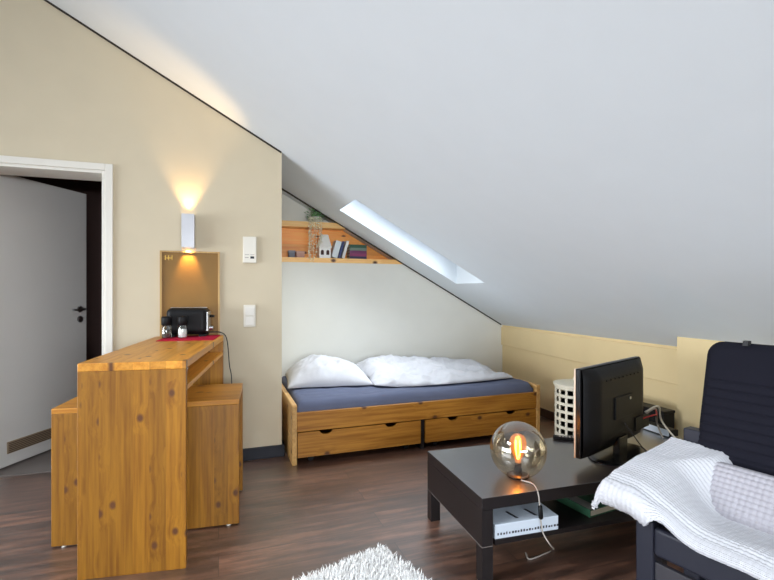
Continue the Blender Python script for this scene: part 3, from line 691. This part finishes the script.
# television seen from behind
t0 = Vector((*W(.925,2.225),0)); t1 = Vector((*W(1.44,2.655),0)); tdv = (t1-t0); TVW = tdv.length; TVR = math.atan2(tdv.y, tdv.x)
tm = (t0+t1)/2
tv = thing('television', 'black flat television seen from behind on the low table', 'television', (tm.x,tm.y,CH), TVR)
a, b, zb, zt = -TVW/2, TVW/2, .042, .472
MB().box(a,.004,zb,b,.03,zt).build('bezel', M['black_gloss'], tv, bevel=.004)
MB().box(a-.0015,.03,zb+.002,a+.012,.037,zt-.002).box(b-.012,.03,zb+.002,b+.0015,.037,zt-.002).box(a+.012,.03,zt-.014,b-.012,.037,zt-.002).box(a+.012,.03,zb+.002,b-.012,.037,zb+.02).build('front_trim', plain('pale trim with light', srgb(214,190,168), .35), tv)  # light on the bezel edge is put into this pale colour
MB().box(a+.012,.03,zb+.02,b-.012,.034,zt-.014).build('screen', M['black_gloss'], tv)
# bulged back shell
def shell(x, z):
    fx = min(1, (min(x-a, b-x))/.10); fz = min(1, min((z-zb)/.08, (zt-z)/.06)); return .004-.052*max(0,min(fx,1))**.5*max(0,min(fz,1))**.5
MB().grid(lambda i, j: (a+.004+i*(b-a-.008), shell(a+.004+i*(b-a-.008), zb+.004+j*(zt-zb-.008)), zb+.004+j*(zt-zb-.008)), 50, 36).build('back_shell', M['black_plastic'], tv, smooth=True)
vt = MB()
for k in range(9): vt.box(a+.15+k*.045, -.0515, zt-.07, a+.18+k*.045, -.046, zt-.062)
vt.build('vent_slot', M['black_plastic'], tv)
MB().box(-.1,-.056,.20,.1,-.046,.31).build('mount_plate', M['black_plastic'], tv, bevel=.003)
MB().lathe([(.008,0),(.008,.004)], 12, (.06,-.056,.29), Matrix.Rotation(PI/2,3,'X')).build('screw', M['steel'], tv)
MB().box(b-.20,-.055,.10,b-.03,-.044,.17).build('connector_panel', M['black_plastic'], tv)
MB().box(-.05,-.05,.008,.05,-.015,.10).build('stand_neck', M['black_gloss'], tv, bevel=.006)
MB().lathe([(.001,0),(.2,0),(.2,.006),(.17,.010),(0,.012)], 48, (0,-.02,.0), Matrix.Diagonal((1.05,.6,1))).build('stand_base', M['black_gloss'], tv, smooth=False)
tvi = (Matrix.Translation((tm.x,tm.y,CH)) @ Matrix.Rotation(TVR,4,'Z')).inverted()
def cable(ptsw, r, mat): return MB().tube(spline([tvi @ Vector(p) for p in ptsw], 8), r, 8).build('cable', mat, tv, smooth=True)
tvl = Matrix.Translation((tm.x,tm.y,CH)) @ Matrix.Rotation(TVR,4,'Z')
q0 = tvl @ Vector((b-.06,-.05,.17)); q1 = tvl @ Vector((b+.02,-.07,.185)); 
cable([q0, q1, Vector((*at_h(657,418,.45),.42)), Vector((*at_h(663,440,CH),CH+.01))], .0045, M['cord_grey'])
q0b = tvl @ Vector((b-.07,-.05,.18)); q1b = tvl @ Vector((b+.03,-.08,.20))
cable([q0b, q1b, Vector((*at_h(662,418,.47),.45)), Vector((*at_h(680,443,CH+.005),CH+.008)), Vector((*at_h(700,452,CH+.005),CH+.005))], .005, M['white_plastic'])
cable([tvl @ Vector((b-.11,-.05,.15)), tvl @ Vector((b-.07,-.09,.17)), tvl @ Vector((b-.02,-.09,.165)), q1], .004, M['cord_red'])
cable([tvl @ Vector((.0,-.055,.17)), tvl @ Vector((.02,-.09,.11)), tvl @ Vector((.06,-.14,.03)), tvl @ Vector((.10,-.22,.006)), tvl @ Vector((.16,-.26,.005))], .003, M['cord_black'])
# set-top box
sp = at_h(669, 438, CH); sb = thing('receiver_box', 'small dark set top box with pale front at the end of the low table', 'receiver', (*sp, CH), LR)
MB().box(.004,0,.004,.07,.19,.042).build('casing', M['black_plastic'], sb, bevel=.003)
MB().box(0,.004,.005,.004,.186,.041).build('front_panel', M['game_white'], sb)
for y in (.01,.16): MB().box(.01,y,0,.06,y+.02,.004).build('foot', M['black_plastic'], sb)
# remote
rp_ = at_h(570, 440, CH); rc = thing('remote_control', 'small black remote control on the table left of the television', 'remote control', (*rp_, CH), LR+1.0)
MB().box(-.02,-.06,0,.02,.09,.018).build('body', M['black_plastic'], rc, bevel=.004)
bt = MB()
for i in range(3):
    for j in range(6): bt.box(-.014+i*.011,-.04+j*.018,.018,-.008+i*.011,-.03+j*.018,.02)
bt.build('button', M['cord_grey'], rc)
# black box against the low wall
u0, v0 = 2.68, 2.14
kb = thing('storage_box', 'plain black upright box between the low table and the tan wall', 'box', (2.64, 2.33, 0))
MB().box(-.055,-.19,0,.04,.30,.43).build('body', M['black_plastic'], kb, bevel=.004)
MB().box(-.058,-.193,.43,.043,.303,.449).build('lid', M['black_plastic'], kb, bevel=.004)
# lattice basket
bu_, bv_ = W(1.355, 3.36); bk = thing('lattice_basket', 'cream round lattice basket with lid between bed and television', 'basket', (bu_, bv_, 0))
Rb, Hb = .142, .52
lat = MB(); nC, nR = 16, 9
for k in range(nC):
    a = 2*PI*k/nC; d_ = .0085/Rb
    for (rr0, rr1) in ((Rb-.006, Rb),):
        P = lambda r, t, z: (r*math.cos(t), r*math.sin(t), z)
        lat.add([P(rr0,a-d_,0),P(rr1,a-d_,0),P(rr1,a+d_,0),P(rr0,a+d_,0),P(rr0,a-d_,Hb),P(rr1,a-d_,Hb),P(rr1,a+d_,Hb),P(rr0,a+d_,Hb)], [(0,3,2,1),(4,5,6,7),(0,1,5,4),(1,2,6,5),(2,3,7,6),(3,0,4,7)])
for k in range(nR+1):
    z = k*(Hb-.02)/nR
    lat.lathe([(Rb-.008,z),(Rb+.001,z),(Rb+.001,z+.02),(Rb-.008,z+.02),(Rb-.008,z)], 48)
lat.build('lattice', M['white_basket'], bk)
MB().lathe([(.001,.002),(Rb-.009,.002),(Rb-.009,.012),(0,.012)], 32).build('bottom', M['white_basket'], bk)
MB().lathe([(Rb-.05,Hb),(Rb+.01,Hb),(Rb+.01,Hb+.012),(Rb-.02,Hb+.018),(0,Hb+.022)], 48).build('lid', M['white_basket'], bk, smooth=False)
MB().lathe([(.012,Hb+.02),(.012,Hb+.028),(.022,Hb+.038),(.018,Hb+.05),(0,Hb+.053)], 24).build('knob', M['white_basket'], bk, smooth=True)
inn = thing

# ------------------------------------------------------------------ armchair, throw and cushion
rx, rz_ = .52, -.854
CR = math.atan2(rz_, rx)-AL
P0 = Vector((*W(.86,1.62),0))
cx_ = Vector((math.cos(CR), math.sin(CR), 0)); cy_ = Vector((-math.sin(CR), math.cos(CR), 0))
ac = thing('armchair', 'black high backed armchair with ribbed back at the right edge', 'armchair', P0+cx_*.28+cy_*.27, CR)
AO = Vector((.28,.27,0))
def ab(x0,y0,z0,x1,y1,z1): return MB().box(x0-AO.x,y0-AO.y,z0,x1-AO.x,y1-AO.y,z1)
for (x0,x1) in ((.0,.06),(.56,.62)):
    ab(x0,.0,0,x1,.06,.42).build('leg', M['chair_frame'], ac, bevel=.006)
    ab(x0-.0,.52,0,x1,.58,.43).build('leg', M['chair_frame'], ac, bevel=.006)
    ab(x0+.01,.06,.31,x1-.01,.52,.40).build('side_rail', M['chair_frame'], ac, bevel=.006)
ab(.06,.0,.31,.56,.035,.405).build('front_rail', M['chair_frame'], ac, bevel=.012, seg=3)
ab(.06,.012,.06,.56,.03,.285).build('front_panel', M['chair_lower'], ac, bevel=.002)
ab(.06,.545,.315,.56,.575,.42).build('back_rail', M['chair_frame'], ac, bevel=.006)
ab(.0,.03,.36,.62,.50,.405).build('seat_cushion', M['dark_navy'], ac, bevel=.015, seg=3)
for (x0,x1,xp) in ((-.085,.03,.0),(.59,.705,.57)):
    # sloping padded arm on two posts
    arm = MB().prism([(.02-AO.y,.455),(.46-AO.y,.535),(.46-AO.y,.575),(.02-AO.y,.495)], 'x', x0-AO.x, x1-AO.x).build('armrest', M['chair_frame'], ac, bevel=.012, seg=3)
    ab(xp,.065,.0,xp+.05,.11,.47).build('arm_post', M['chair_frame'], arm, bevel=.005)
    ab(x0+.012 if xp < .1 else x1-.076,.46,.0,x0+.076 if xp < .1 else x1-.012,.515,.635).build('arm_post', M['chair_frame'], arm, bevel=.006)
# reclined ribbed back
def bface(a, b):
    z = .40+.593*b; s = .0+.60*a
    rr = .05
    dx = max(abs(a-.5)*.60-(.30-rr),0); dz = max(z-(.993-rr),0)
    return s, z, dx, dz
def backsurf(front):
    def fn(a, b):
        z = .40+.593*b; rr = .06
        # rounded upper corners: pull the side in near the top
        t = max(0, z-(.993-rr)); wdt = .30-(rr-math.sqrt(max(0,rr*rr-t*t)) if t > 0 else 0)
        s = .275+(a*2-1)*wdt
        d = .403+.227*(z-.40)
        edge = min(1, min(a,1-a)*14, (1-b)*16); edge = math.sqrt(max(0,1-(1-edge)**2))
        puff = .03*edge
        if front:
            rib = .007*math.exp(-((math.sin((z-.40)*PI/.034))/.28)**2)*(1 if z < .86 else 0)*edge
            dd_ = d+.03-puff+rib
        else: dd_ = d+.03+.055*edge
        return (s-AO.x, dd_-AO.y, z)
    return fn
bs = MB().grid(backsurf(True), 60, 170).grid(backsurf(False), 60, 170)
bs.build('back_cushion', M['dark_navy'], ac, smooth=True, weld=True)
tab = MB().prism([(.53-AO.y,.985),(.56-AO.y,.985),(.56-AO.y,1.004),(.535-AO.y,1.004)], 'x', .108-AO.x, .126-AO.x).build('strap_tab', M['cord_black'], ac)
for x in (.03,.55): MB().add([(x-AO.x,.53-AO.y,.40),(x+.04-AO.x,.53-AO.y,.40),(x+.04-AO.x,.56-AO.y,.40),(x-AO.x,.56-AO.y,.40),(x-AO.x,.645-AO.y,.95),(x+.04-AO.x,.645-AO.y,.95),(x+.04-AO.x,.672-AO.y,.95),(x-AO.x,.672-AO.y,.95)], [(0,3,2,1),(4,5,6,7),(0,1,5,4),(1,2,6,5),(2,3,7,6),(3,0,4,7)]).build('back_frame', M['chair_frame'], ac, bevel=.004)
def knob_mat(name, col, px_, py_, amt=.9):
    m, nt, p = newmat(name); L = nt.links.new
    at = N(nt, 'ShaderNodeTexCoord'); nz = N(nt, 'ShaderNodeTexNoise'); nz.inputs['Scale'].default_value = 180; nz.inputs['Detail'].default_value = 3
    L(at.outputs['Object'], nz.inputs['Vector'])
    rp = N(nt, 'ShaderNodeValToRGB'); rp.color_ramp.elements[0].position = .3; rp.color_ramp.elements[1].position = .7
    rp.color_ramp.elements[0].color = [c*.93 for c in col[:3]]+[1]; rp.color_ramp.elements[1].color = col; L(nz.outputs['Fac'], rp.inputs['Fac']); L(rp.outputs[0], p.inputs['Base Color'])
    p.inputs['Roughness'].default_value = .95; p.inputs['Specular IOR Level'].default_value = .1
    b = N(nt, 'ShaderNodeBump'); b.inputs['Strength'].default_value = amt*.3; b.inputs['Distance'].default_value = .003; L(nz.outputs['Fac'], b.inputs['Height']); L(b.outputs[0], p.inputs['Normal'])
    return m
M['throw'] = knob_mat('white knobbly throw', srgb(200,200,205), .02, .02)
M['knob_cushion'] = knob_mat('shaded knobbly cover', srgb(172,169,176), .02, .02)  # the throw's white turned grey; the cushion's shade is in the colour
def sst(a, b, x):
    t = min(1, max(0, (x-a)/(b-a))); return t*t*(3-2*t)
def pop(s, d, amp, ps=.017, pd=.013):
    return amp*(abs(math.sin(PI*d/pd))**.7*.75 + .45*abs(math.sin(PI*s/ps))**.8)
def throw_h(s, d):
    armtop = .503+.14*min(max(d,0),.46)
    seat = .432 - .02*sst(.05,.25,d)
    # sits over the arm for s < 0, tents down towards the seat
    wdt = .22 - .10*sst(.1,.4,d)
    o_ = .10*sst(.22,.40,d); k = 1-sst(-.03+o_, wdt+o_, s)
    return seat + (armtop+.015-seat)*k
S0, S1, D0, D1 = -.115, .64, .012, .45
def throw_pt(a, b):
    # a across (s), b front to back (d); both edges curl down round their support
    ls = a*(S1-S0+.05)-.05; ld = b*(D1-D0+.09)-.09
    s, dz1 = (S0+ls, 0) if ls > 0 else (S0 - .02*math.sin(min(1,-ls/.05)*PI/2), -max(0,-ls)*1.0)
    front_len = .19*(1-sst(-.04,.11,s))*(.45+.55*sst(S0-.03,S0+.07,s)) + .035*sst(-.04,.11,s)
    if ld > 0: d, dz2 = D0+ld, 0
    else:
        q = -ld/.09*front_len
        rq = .044
        ang = min(PI*1.5, q/rq)
        rq += pop(s, q, .006); d, dz2 = D0 - rq*math.sin(ang), -rq*(1-math.cos(ang))
    hgt = throw_h(s, max(d, D0))
    # round over the front lip
    lip = 1-sst(D0, .06, max(d,D0)) ; hgt -= .012*lip
    hgt += .006*fbm(s*7, d*7, 2)
    z = hgt + dz1 + dz2 + pop(s if ls>0 else S0+ls, d if ld>0 else D0+ld, .0048)
    return (s-AO.x, d-AO.y, z)
tobj = MB().grid(throw_pt, 220, 190).build('throw', M['throw'], smooth=True, solid=.012)
tobj.location = ac.location; tobj.rotation_euler = ac.rotation_euler
tag(tobj, 'white knobbly throw blanket draped over the arm and seat of the black armchair', 'blanket')
# cushion leaning on the back
def cush(front):
    def fn(a, b):
        s = .055+.52*a; e = ((1-abs(a*2-1)**10)*(1-abs(b*2-1)**5)); e = max(0,e)**.5
        q = b*.215; up = Vector((.60,.80)); nr = Vector((-.80,.60))    # (d, z) along the lean / out of the face
        c = Vector((.27,.385)) + up*q
        off = (.035 if front else -.035)*e
        off += (pop(s, q, .007, .019, .019)*e if front else 0)
        c = c + nr*off
        return (s-AO.x, c.x-AO.y, c.y)
    return fn
cu = MB().grid(cush(True), 190, 90).grid(cush(False), 190, 90).build('cushion', M['knob_cushion'], smooth=True, weld=True)
cu.location = ac.location; cu.rotation_euler = ac.rotation_euler
tag(cu, 'knobbly cushion greyed for shade, leaning against the ribbed chair back', 'cushion')

# ------------------------------------------------------------------ shag rug
ap = Vector((*at_h(383,545,0),0)); d1 = Vector((*W(-.80,-.60),0)).normalized(); d2 = Vector((*W(.60,-.80),0)).normalized(); ap = ap + d1*.035 + d2*.04
RL1, RL2 = .80, 1.35
rg = thing('rug', 'white shaggy rug lying on the dark floor in the foreground', 'rug', ap+d1*RL1/2+d2*RL2/2, math.atan2(d2.y,d2.x))
rgi = (Matrix.Translation(rg.location) @ Matrix.Rotation(rg.rotation_euler.z,4,'Z')).inverted()
MB().box(-RL2/2,-RL1/2,0,RL2/2,RL1/2,.010).build('backing', M['linen'], rg)
pile = MB(); rr = random.Random(11)
for k in range(42000):
    x = rr.uniform(-RL2/2,RL2/2); y = rr.uniform(-RL1/2,RL1/2)
    if x > 0 and rr.random() < .55: continue
    L_ = rr.uniform(.020,.036); t = rr.uniform(0,2*PI); ln = rr.uniform(.2,1.0)
    dx, dy = math.cos(t)*ln*L_, math.sin(t)*ln*L_
    w = .0016; px_, py_ = -math.sin(t)*w, math.cos(t)*w
    zt_ = .010+L_*math.sqrt(max(.05,1-.6*ln*ln))
    pile.add([(x-px_,y-py_,.009),(x+px_,y+py_,.009),(x+dx*.5+px_,y+dy*.5+py_,.009+(zt_-.009)*.7),(x+dx*.5-px_,y+dy*.5-py_,.009+(zt_-.009)*.7),(x+dx,y+dy,zt_)],
             [(0,1,2,3),(3,2,4)])
po = pile.build('pile', plain('white wool pile', srgb(246,245,243), .95, spec=.05), rg); po['kind'] = 'stuff'

# ------------------------------------------------------------------ light, world, camera
def area(name, loc, d, sx, sy, energy, col):
    l = bpy.data.lights.new(name, 'AREA'); l.shape = 'RECTANGLE'; l.size = sx; l.size_y = sy; l.energy = energy; l.color = col
    o = bpy.data.objects.new(name, l); COL.objects.link(o); o.location = loc
    o.rotation_euler = Vector(d).to_track_quat('-Z','Y').to_euler(); return o
area('fill_gable', (.25, VF-.14, 1.35), (0,1,0), 2.4, .75, 105, (.95,.98,1))  # added fill behind the unseen gable window
o = area('fill_side', (UL-.24, 1.0, 1.1), (1,.24,-.03), 4.2, 1.4, 37, (.95,.98,1)); o.data.spread = math.radians(72)  # added fill through the unseen side window
nrm = Vector((-TANT,0,-1)).normalized()
for k, (h, en) in enumerate(zip(holes, (8, 52))):  # skylight over the bed first, then added fill at the unseen roof window
    a, b, c, d = h; u = (a+b)/2; o = area('daylight_fill_roof', (u, (c+d)/2, ceil_z(u)+CT+.05), nrm, 1, 1, en, (.93,.97,1))
    o.rotation_euler = (0, math.atan(TANT)*(1 if u > RU else -1), 0)
    o.data.spread = math.radians(100); o.data.size = (b-a)*1.1; o.data.size_y = (d-c)*.95
pl_ = bpy.data.lights.new('globe_lamp_light', 'POINT'); pl_.energy = 1.6; pl_.color = (1,.55,.2); pl_.shadow_soft_size = .02
po_ = bpy.data.objects.new('globe_lamp_light', pl_); COL.objects.link(po_); po_.location = (gp[0], gp[1], CH+.13)
gpx = at_h(518, 476, CH); po_.location = (gpx[0], gpx[1], CH+.13)
wd = bpy.data.worlds.new('sky'); sc.world = wd; wd.use_nodes = True
bg = wd.node_tree.nodes['Background']; bg.inputs['Color'].default_value = (.75,.85,1,1); bg.inputs['Strength'].default_value = 1.0
cam = bpy.data.cameras.new('camera'); cam.lens = 36*F/774; cam.sensor_width = 36; cam.clip_start = .02
co_ = bpy.data.objects.new('camera', cam); COL.objects.link(co_); co_.location = (0,0,CAMH); co_.rotation_euler = (PI/2, 0, -AL)
sc.camera = co_
sc.view_settings.view_transform = 'Standard'; sc.view_settings.look = 'None'; sc.view_settings.gamma = 1; sc.view_settings.exposure = 0.78
sc.view_settings.use_curve_mapping = False
sc.cycles.use_denoising = True
sc.cycles.max_bounces = 10; sc.cycles.diffuse_bounces = 6; sc.cycles.transparent_max_bounces = 16
sc.cycles.sample_clamp_indirect = 6
sc.cycles.caustics_reflective = False; sc.cycles.caustics_refractive = False
